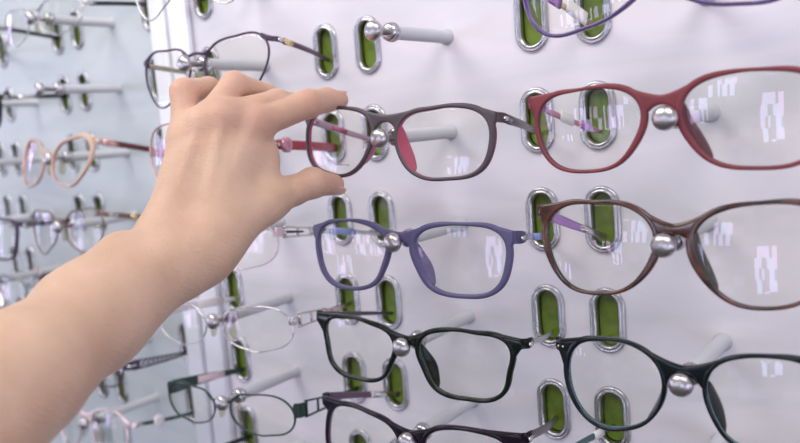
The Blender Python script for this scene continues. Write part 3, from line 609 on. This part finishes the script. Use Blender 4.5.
glasses('G10', 'blurred dark thin glasses in the top left corner', (greenm, greenm),
        [1.3] * 8, pose=lpose('Z', 0, -.002), bt=4.2, bb=2., hinge=(66.5, 6.4, 4), targets=(('A1', 0), None), metal=True, T=1.5, J=(140, 160), jend=(38, 50), temple_h=(4, 4), tm=(blackp, blackp), pads='arm', drop=(-.004, -.006))


# ------------------------------------------------------------------ person: left hand and forearm, one continuous surface
HS = .875
def H(px, py, d, r): return np.array(list(P(px, py, d * HS)) + [r * mm * HS], dtype=np.float64)
J_ = dict(
    iM=H(255, 124, .492, 11), iP=H(308, 104, .518, 9.4), iD=H(327, 100, .536, 8.0), iT=H(339, 100, .548, 6.6),
    mM=H(226, 117, .484, 11), mP=H(277, 101.5, .509, 8.0), mD=H(297, 104, .534, 7.2), mT=H(284, 112, .552, 6.2),
    rM=H(204, 124, .483, 10.2), rP=H(234, 85, .502, 8.6), rD=H(266, 94.5, .530, 7.4), rT=H(262, 112, .548, 6.2),
    pM=H(185, 138, .486, 9.8), pP=H(184, 92, .496, 8.6), pD=H(209, 87, .516, 6.4), pT=H(224, 95, .528, 6.),
    wA=H(168, 239, .462, 16), wB=H(204, 252, .462, 17), wC=H(160, 252, .455, 16), wD=H(184, 263, .455, 17),
    tC=H(224, 232, .470, 15), tM=H(270, 200, .492, 11), tI=H(312, 183, .515, 9.6), tT=H(334, 184.5, .535, 7.2),
    f1=H(92, 318, .408, 24.5), f2=H(19, 376, .358, 30.5), f3=H(-130, 500, .29, 36))
DN = np.array(list(-fwd))        # towards the viewer: the back of the hand
def cone(Pt, a, b):
    p1, r1, p2, r2 = a[:3], a[3], b[:3], b[3]
    ba = p2 - p1; l2 = ba @ ba; rr = r1 - r2; a2 = l2 - rr * rr; il2 = 1 / l2
    pa = Pt - p1; y = pa @ ba; z = y - l2
    x2 = ((pa * l2 - y[:, None] * ba) ** 2).sum(1); y2 = y * y * l2; z2 = z * z * l2
    k = np.sign(rr) * rr * rr * x2
    d = (np.sqrt(x2 * a2 * il2) + y * rr) * il2 - r1
    m2 = np.sign(z) * a2 * z2 > k; d = np.where(m2, np.sqrt(x2 + z2) * il2 - r2, d)
    m1 = (np.sign(y) * a2 * y2 < k) & ~m2; d = np.where(m1, np.sqrt(x2 + y2) * il2 - r1, d)
    return d
def smin(a, b, k):
    h = np.clip(.5 + .5 * (b - a) / k, 0, 1); return b * (1 - h) + a * h - k * h * (1 - h)
def sph(Pt, c, r): return np.linalg.norm(Pt - c, axis=1) - r
def lerp(a, b, t): return a * (1 - t) + b * t
def off(j, v, r=None):
    o = j.copy(); o[:3] += v
    if r is not None: o[3] = r * mm * HS
    return o
def sdf(Pt):
    j = J_
    d = cone(Pt, j['f2'], j['f3']); d = smin(d, cone(Pt, j['f1'], j['f2']), .003)
    d = smin(d, cone(Pt, j['wC'], j['f1']), .012); d = smin(d, cone(Pt, j['wD'], j['f1']), .012)
    d = smin(d, cone(Pt, j['wA'], j['wC']), .012); d = smin(d, cone(Pt, j['wB'], j['wD']), .012)
    for mc, w, r0 in (('iM', 'wB', 13), ('mM', 'wB', 13), ('rM', 'wA', 13), ('pM', 'wA', 12.6)):
        a = j[mc]; a = off(a, -DN * .001, a[3] / mm / HS - .6); b = off(j[w], DN * 0, r0)
        d = smin(d, cone(Pt, a, b), .011)
    # palm flesh under the bones, thumb ball and web
    d = smin(d, cone(Pt, off(lerp(j['iM'], j['wB'], .2), -DN * .010, 9), off(lerp(j['iM'], j['wB'], .85), -DN * .008, 13)), .010)
    d = smin(d, cone(Pt, off(lerp(j['pM'], j['wA'], .2), -DN * .010, 9), off(lerp(j['pM'], j['wA'], .8), -DN * .009, 11)), .010)
    d = smin(d, cone(Pt, j['tC'], j['tM']), .012)
    web = H(262, 158, .500, 7.5); d = smin(d, cone(Pt, off(lerp(j['iM'], j['wB'], .25), -DN * .004, 9), web), .010)
    d = smin(d, cone(Pt, web, off(lerp(j['tM'], j['tC'], .1), 0 * DN, 8.5)), .012)
    # ulnar head bump
    d = smin(d, sph(Pt, np.array(list(P(122, 258, .436 * HS))), .0135 * HS), .007)
    d = smin(d, cone(Pt, H(122, 258, .436, 12.6), H(70, 305, .398, 17)), .006)
    # tendons on the back of the hand
    for mc, w, q in (('iM', 'wB', .0), ('mM', 'wB', .35), ('rM', 'wA', .2)):
        a = j[mc]; t = cone(Pt, off(a, DN * (a[3] - .0012), 1.5), off(j[w], DN * .0105 * HS, 1.5)); d = smin(d, t, .004)
    # knuckle heads
    for mc, up_ in (('iM', .0040), ('mM', .0036), ('rM', .0026), ('pM', .0020)):
        d = smin(d, sph(Pt, j[mc][:3] + DN * up_, j[mc][3] * .93), .006)
    # fingers
    F = None
    for k in 'imrp':
        f = cone(Pt, off(j[k + 'M'], 0 * DN, j[k + 'M'][3] / mm / HS - 1.), off(j[k + 'P'], 0 * DN, j[k + 'P'][3] / mm / HS - .3))
        f = smin(f, cone(Pt, j[k + 'P'], j[k + 'D']), .003); f = smin(f, cone(Pt, j[k + 'D'], j[k + 'T']), .003)
        F = f if F is None else smin(F, f, .0008)
    t = cone(Pt, j['tM'], lerp(j['tM'], j['tI'], .55) * np.array([1, 1, 1, .93])); t = smin(t, cone(Pt, lerp(j['tM'], j['tI'], .55) * np.array([1, 1, 1, .93]), j['tI']), .003)
    t = smin(t, cone(Pt, j['tI'], j['tT']), .004); F = smin(F, t, .003)
    d = smin(d, F, .005)
    return d
def surface(h=.0012):
    pts = np.array([v[:3] for v in J_.values()]); rmax = .04
    lo, hi = pts.min(0) - rmax, pts.max(0) + rmax
    B = 12; nb = np.ceil((hi - lo) / (h * B)).astype(int); n = nb * B
    bi = np.stack(np.meshgrid(*[np.arange(k) for k in nb], indexing='ij'), -1).reshape(-1, 3)
    cen = lo + (bi + .5) * B * h; dc = sdf(cen); act = bi[np.abs(dc) < B * h * .95 + .004]
    G = np.full(tuple(n + 1), 1., np.float32)
    sg = dc.reshape(tuple(nb)); G[:-1, :-1, :-1] = np.repeat(np.repeat(np.repeat(sg, B, 0), B, 1), B, 2)
    loc = np.stack(np.meshgrid(*[np.arange(B + 1)] * 3, indexing='ij'), -1).reshape(-1, 3)
    for s in range(0, len(act), 150):
        a = act[s:s + 150]; idx = (a[:, None] * B + loc[None]).reshape(-1, 3); v = sdf(lo + idx * h)
        G[idx[:, 0], idx[:, 1], idx[:, 2]] = v
    # surface nets
    ins = G < 0
    c = [G[i:G.shape[0] - 1 + i, j:G.shape[1] - 1 + j, k:G.shape[2] - 1 + k] for i in (0, 1) for j in (0, 1) for k in (0, 1)]
    cnt = sum((x < 0).astype(np.int8) for x in c); mixed = (cnt > 0) & (cnt < 8)
    ix = np.argwhere(mixed); vid = -np.ones(mixed.shape, np.int64); vid[mixed] = np.arange(len(ix))
    val = np.stack([x[mixed] for x in c], 1).astype(np.float64)
    corner = np.array([(i, j, k) for i in (0, 1) for j in (0, 1) for k in (0, 1)], float)
    acc = np.zeros((len(ix), 3)); num = np.zeros(len(ix))
    for a in range(8):
        for b in range(a + 1, 8):
            if np.abs(corner[a] - corner[b]).sum() != 1: continue
            va, vb = val[:, a], val[:, b]; cr = (va < 0) != (vb < 0)
            t = np.where(cr, va / np.where(cr, va - vb, 1), 0)
            acc += cr[:, None] * (corner[a] + t[:, None] * (corner[b] - corner[a])); num += cr
    V = lo + (ix + acc / num[:, None]) * h
    Fs = []
    for ax in range(3):
        sl0 = [slice(None)] * 3; sl1 = [slice(None)] * 3; sl0[ax] = slice(0, -1); sl1[ax] = slice(1, None)
        e = ins[tuple(sl0)] != ins[tuple(sl1)]; q = np.argwhere(e)
        u, w = (ax + 1) % 3, (ax + 2) % 3
        q = q[(q[:, u] > 0) & (q[:, w] > 0) & (q[:, u] < vid.shape[u]) & (q[:, w] < vid.shape[w]) & (q[:, ax] < vid.shape[ax])]
        def g(du, dw):
            r = q.copy(); r[:, u] -= du; r[:, w] -= dw; return vid[r[:, 0], r[:, 1], r[:, 2]]
        quad = np.stack([g(1, 1), g(0, 1), g(0, 0), g(1, 0)], 1)
        inside = ins[q[:, 0], q[:, 1], q[:, 2]]; quad[~inside] = quad[~inside][:, ::-1]
        Fs.append(quad)
    Fc = np.concatenate(Fs); Fc = Fc[(Fc >= 0).all(1)]
    return V, Fc
V, Fc = surface()
me = bpy.data.meshes.new('person')
me.vertices.add(len(V)); me.vertices.foreach_set('co', V.astype(np.float32).ravel())
me.loops.add(Fc.size); me.loops.foreach_set('vertex_index', Fc.ravel().astype(np.int32))
me.polygons.add(len(Fc)); me.polygons.foreach_set('loop_start', np.arange(0, Fc.size, 4, dtype=np.int32)); me.polygons.foreach_set('loop_total', np.full(len(Fc), 4, np.int32))
me.update(calc_edges=True); me.validate()
me.polygons.foreach_set('use_smooth', np.ones(len(me.polygons), bool))
# the redder skin over the joints, as a property of the skin itself
co = V
red = np.zeros(len(V))
for k, s_, a_ in (('iM', .011, .8), ('mM', .010, .55), ('rM', .010, .45), ('pM', .010, .3), ('iP', .010, .85), ('mP', .009, .55), ('rP', .009, .8), ('pP', .010, .9), ('iT', .010, .9), ('tT', .011, 1.), ('tI', .010, .6), ('iD', .008, .6), ('pD', .008, .3)):
    red = np.maximum(red, a_ * np.exp(-((co - J_[k][:3] - DN * J_[k][3] * .6) ** 2).sum(1) / (2 * s_ * s_)))
at = me.attributes.new('blush', 'FLOAT', 'POINT'); at.data.foreach_set('value', red.astype(np.float32))
# direction along the arm for the crease pattern
sk = bpy.data.materials.new('skin'); sk.use_nodes = True; nt = sk.node_tree; b = nt.nodes['Principled BSDF']; Lk = nt.links.new
def nd(t, **k):
    n = nt.nodes.new(t)
    for a, v in k.items(): n.inputs[a].default_value = v
    return n
tc = nd('ShaderNodeTexCoord'); att = nt.nodes.new('ShaderNodeAttribute'); att.attribute_name = 'blush'
n1 = nd('ShaderNodeTexNoise', Scale=38., Detail=4.); Lk(tc.outputs['Object'], n1.inputs['Vector'])
r1 = nt.nodes.new('ShaderNodeValToRGB'); r1.color_ramp.elements[0].position = .3; r1.color_ramp.elements[1].position = .7
r1.color_ramp.elements[0].color = (.55, .35, .235, 1); r1.color_ramp.elements[1].color = (.66, .45, .32, 1); Lk(n1.outputs['Fac'], r1.inputs[0])
mx = nt.nodes.new('ShaderNodeMix'); mx.data_type = 'RGBA'; mx.inputs[7].default_value = (.62, .29, .22, 1)
mu = nt.nodes.new('ShaderNodeMath'); mu.operation = 'MULTIPLY'; mu.inputs[1].default_value = .42
Lk(att.outputs['Fac'], mu.inputs[0]); Lk(mu.outputs[0], mx.inputs[0]); Lk(r1.outputs[0], mx.inputs[6]); Lk(mx.outputs[2], b.inputs['Base Color'])
b.inputs['Roughness'].default_value = .5; b.inputs['Specular IOR Level'].default_value = .38
b.inputs['Subsurface Weight'].default_value = .25; b.inputs['Subsurface Radius'].default_value = (1., .35, .2); b.inputs['Subsurface Scale'].default_value = .004
# fine skin creases running across the hand + pores
mp = nd('ShaderNodeMapping'); axis = (Vector(J_['mM'][:3]) - Vector(J_['wD'][:3])).normalized()
q = axis.rotation_difference(Vector((1, 0, 0))).to_euler(); mp.inputs['Rotation'].default_value = q; mp.vector_type = 'POINT'
mp2 = nd('ShaderNodeMapping'); mp2.inputs['Scale'].default_value = (5., .9, .9)
Lk(tc.outputs['Object'], mp.inputs[0]); Lk(mp.outputs[0], mp2.inputs[0])
n2 = nd('ShaderNodeTexNoise', Scale=150., Detail=3., Roughness=.6); Lk(mp2.outputs[0], n2.inputs['Vector'])
n3 = nd('ShaderNodeTexVoronoi', Scale=900.); Lk(tc.outputs['Object'], n3.inputs['Vector'])
ad = nt.nodes.new('ShaderNodeMath'); ad.operation = 'MULTIPLY_ADD'; ad.inputs[1].default_value = .35; Lk(n3.outputs['Distance'], ad.inputs[0]); Lk(n2.outputs['Fac'], ad.inputs[2])
bp = nd('ShaderNodeBump', Strength=.5, Distance=.0009); Lk(ad.outputs[0], bp.inputs['Height']); Lk(bp.outputs[0], b.inputs['Normal'])
me.materials.append(sk)
person = bpy.data.objects.new('person', me); COL.objects.link(person)
tag(person, "person's bare left forearm and hand reaching in, thumb and index pinching a glasses frame", 'person')
# nails
nailm = mat('nail', (.66, .37, .30), .28, coat=.2)
def nail(tip, dip, side, w, l, name):
    t, dd = Vector(J_[tip][:3]), Vector(J_[dip][:3]); ax = (t - dd).normalized(); r = J_[tip][3]
    n = (side - ax * side.dot(ax)).normalized(); s = ax.cross(n)
    bm = bmesh.new(); grid = []
    for lay in (0, 1):
        g = []
        for i in range(9):
            row = []
            for j in range(9):
                u = (i / 8 - .5) * 2; v = j / 8
                wid = w * (1 - .25 * v * v) * math.sqrt(max(0, 1 - (max(0, abs(v - .5) * 2 - .55) / .5) ** 2 * .5))
                ang = u * wid / r
                p = t + ax * (l * (v - .45)) + (n * math.cos(ang) + s * math.sin(ang)) * (r * (1.055 - .05 * v) - lay * .0006)
                row.append(bm.verts.new(p))
            g.append(row)
        grid.append(g)
    for lay in (0, 1):
        for i in range(8):
            for j in range(8): bm.faces.new((grid[lay][i][j], grid[lay][i + 1][j], grid[lay][i + 1][j + 1], grid[lay][i][j + 1]))
    ed = [(i, 0) for i in range(9)] + [(8, j) for j in range(1, 9)] + [(i, 8) for i in range(7, -1, -1)] + [(0, j) for j in range(7, 0, -1)]
    for a in range(len(ed)):
        i0, j0 = ed[a]; i1, j1 = ed[(a + 1) % len(ed)]
        bm.faces.new((grid[0][i0][j0], grid[0][i1][j1], grid[1][i1][j1], grid[1][i0][j0]))
    o = obj(name, bm, nailm, person); return o
nail('tT', 'tI', (-up * .62 - fwd * .78), .0048, .0095, 'thumbnail')
nail('iT', 'iD', (up * .9 + right * .15), .0042, .0095, 'fingernail')

# ------------------------------------------------------------------ light of the shop
w = bpy.data.worlds.new('shop'); SC.world = w; w.use_nodes = True; nt = w.node_tree; nt.nodes.clear(); Lk = nt.links.new
out = nt.nodes.new('ShaderNodeOutputWorld'); bg = nt.nodes.new('ShaderNodeBackground'); Lk(bg.outputs[0], out.inputs[0])
tc = nt.nodes.new('ShaderNodeTexCoord'); sp = nt.nodes.new('ShaderNodeSeparateXYZ'); Lk(tc.outputs['Generated'], sp.inputs[0])
def math_(op, a, b=None, clamp=False):
    n = nt.nodes.new('ShaderNodeMath'); n.operation = op; n.use_clamp = clamp
    for i, v in enumerate((a, b)):
        if v is None: continue
        if isinstance(v, (int, float)): n.inputs[i].default_value = v
        else: Lk(v, n.inputs[i])
    return n.outputs[0]
az = math_('ARCTAN2', sp.outputs[0], sp.outputs[1]); el = math_('ARCSINE', sp.outputs[2])
# a shop interior: floor, furniture band, wall, bright ceiling
rmp = nt.nodes.new('ShaderNodeValToRGB'); cr = rmp.color_ramp
cr.elements[0].position = 0; cr.elements[0].color = (.22, .20, .20, 1)
cr.elements[1].position = 1; cr.elements[1].color = (1.0, 1.0, 1.04, 1)
for p_, c_ in ((.36, (.30, .28, .28)), (.46, (.34, .34, .36)), (.56, (.62, .62, .66)), (.66, (1.1, 1.09, 1.12))):
    e = cr.elements.new(p_); e.color = (*c_, 1)
Lk(math_('ADD', math_('DIVIDE', el, math.pi), .5), rmp.inputs[0])
# random snapped bright cells, added to make window-like reflections in the lenses
su = math_('FLOOR', math_('MULTIPLY', az, 62.)); sv = math_('FLOOR', math_('MULTIPLY', el, 19.))
big = nt.nodes.new('ShaderNodeCombineXYZ'); Lk(math_('FLOOR', math_('MULTIPLY', az, 5.)), big.inputs[0]); Lk(math_('FLOOR', math_('MULTIPLY', el, 9.)), big.inputs[1])
wb = nt.nodes.new('ShaderNodeTexWhiteNoise'); wb.noise_dimensions = '3D'; Lk(big.outputs[0], wb.inputs['Vector'])
cmb = nt.nodes.new('ShaderNodeCombineXYZ'); Lk(su, cmb.inputs[0]); Lk(sv, cmb.inputs[1])
wn = nt.nodes.new('ShaderNodeTexWhiteNoise'); wn.noise_dimensions = '3D'; Lk(cmb.outputs[0], wn.inputs['Vector'])
m1 = math_('GREATER_THAN', wb.outputs['Value'], .77); m2 = math_('GREATER_THAN', wn.outputs['Value'], .45)
band = math_('MULTIPLY', math_('GREATER_THAN', el, -.36), math_('LESS_THAN', el, .30))
msk = math_('MULTIPLY', math_('MULTIPLY', m1, m2), band)
colr = nt.nodes.new('ShaderNodeMix'); colr.data_type = 'RGBA'; colr.inputs[6].default_value = (.40, .88, 1, 1); colr.inputs[7].default_value = (1, .62, .98, 1); Lk(wn.outputs['Color'], colr.inputs[0])
sc_ = nt.nodes.new('ShaderNodeVectorMath'); sc_.operation = 'SCALE'; Lk(colr.outputs[2], sc_.inputs[0])
b2 = nt.nodes.new('ShaderNodeCombineXYZ'); Lk(math_('FLOOR', math_('MULTIPLY', az, 13.)), b2.inputs[0]); Lk(math_('FLOOR', math_('MULTIPLY', el, 21.)), b2.inputs[1]); b2.inputs[2].default_value = 3
w2 = nt.nodes.new('ShaderNodeTexWhiteNoise'); w2.noise_dimensions = '3D'; Lk(b2.outputs[0], w2.inputs['Vector'])
soft = math_('MULTIPLY', math_('MULTIPLY', math_('POWER', w2.outputs['Value'], 4.), 3.0), band)
Lk(math_('ADD', math_('MULTIPLY', msk, 18.), soft), sc_.inputs['Scale'])
addv = nt.nodes.new('ShaderNodeVectorMath'); addv.operation = 'ADD'; Lk(rmp.outputs[0], addv.inputs[0]); Lk(sc_.outputs[0], addv.inputs[1])
Lk(addv.outputs[0], bg.inputs[0]); bg.inputs[1].default_value = .38

def area(name, loc, target, sx, sy, power, col):
    l = bpy.data.lights.new(name, 'AREA'); l.shape = 'RECTANGLE'; l.size = sx; l.size_y = sy; l.energy = power; l.color = col
    o = bpy.data.objects.new(name, l); COL.objects.link(o); o.location = loc
    o.rotation_euler = (Vector(target) - Vector(loc)).to_track_quat('-Z', 'Y').to_euler()
area('overhead_softbox', (-.40, -.62, .80), (-.05, 0, .03), .8, .4, 7.0, (1, .985, .97))  # unseen softbox added overhead so the wall fades downwards
area('overhead_softbox', (.62, -.62, .80), (.25, 0, .08), .8, .4, 5.4, (1, .93, 1))  # second unseen softbox, added with a pinkish tint for the right side

SC.view_settings.view_transform = 'Standard'; SC.view_settings.look = 'None'; SC.view_settings.gamma = 1; SC.view_settings.use_curve_mapping = False
SC.view_settings.exposure = 0.04
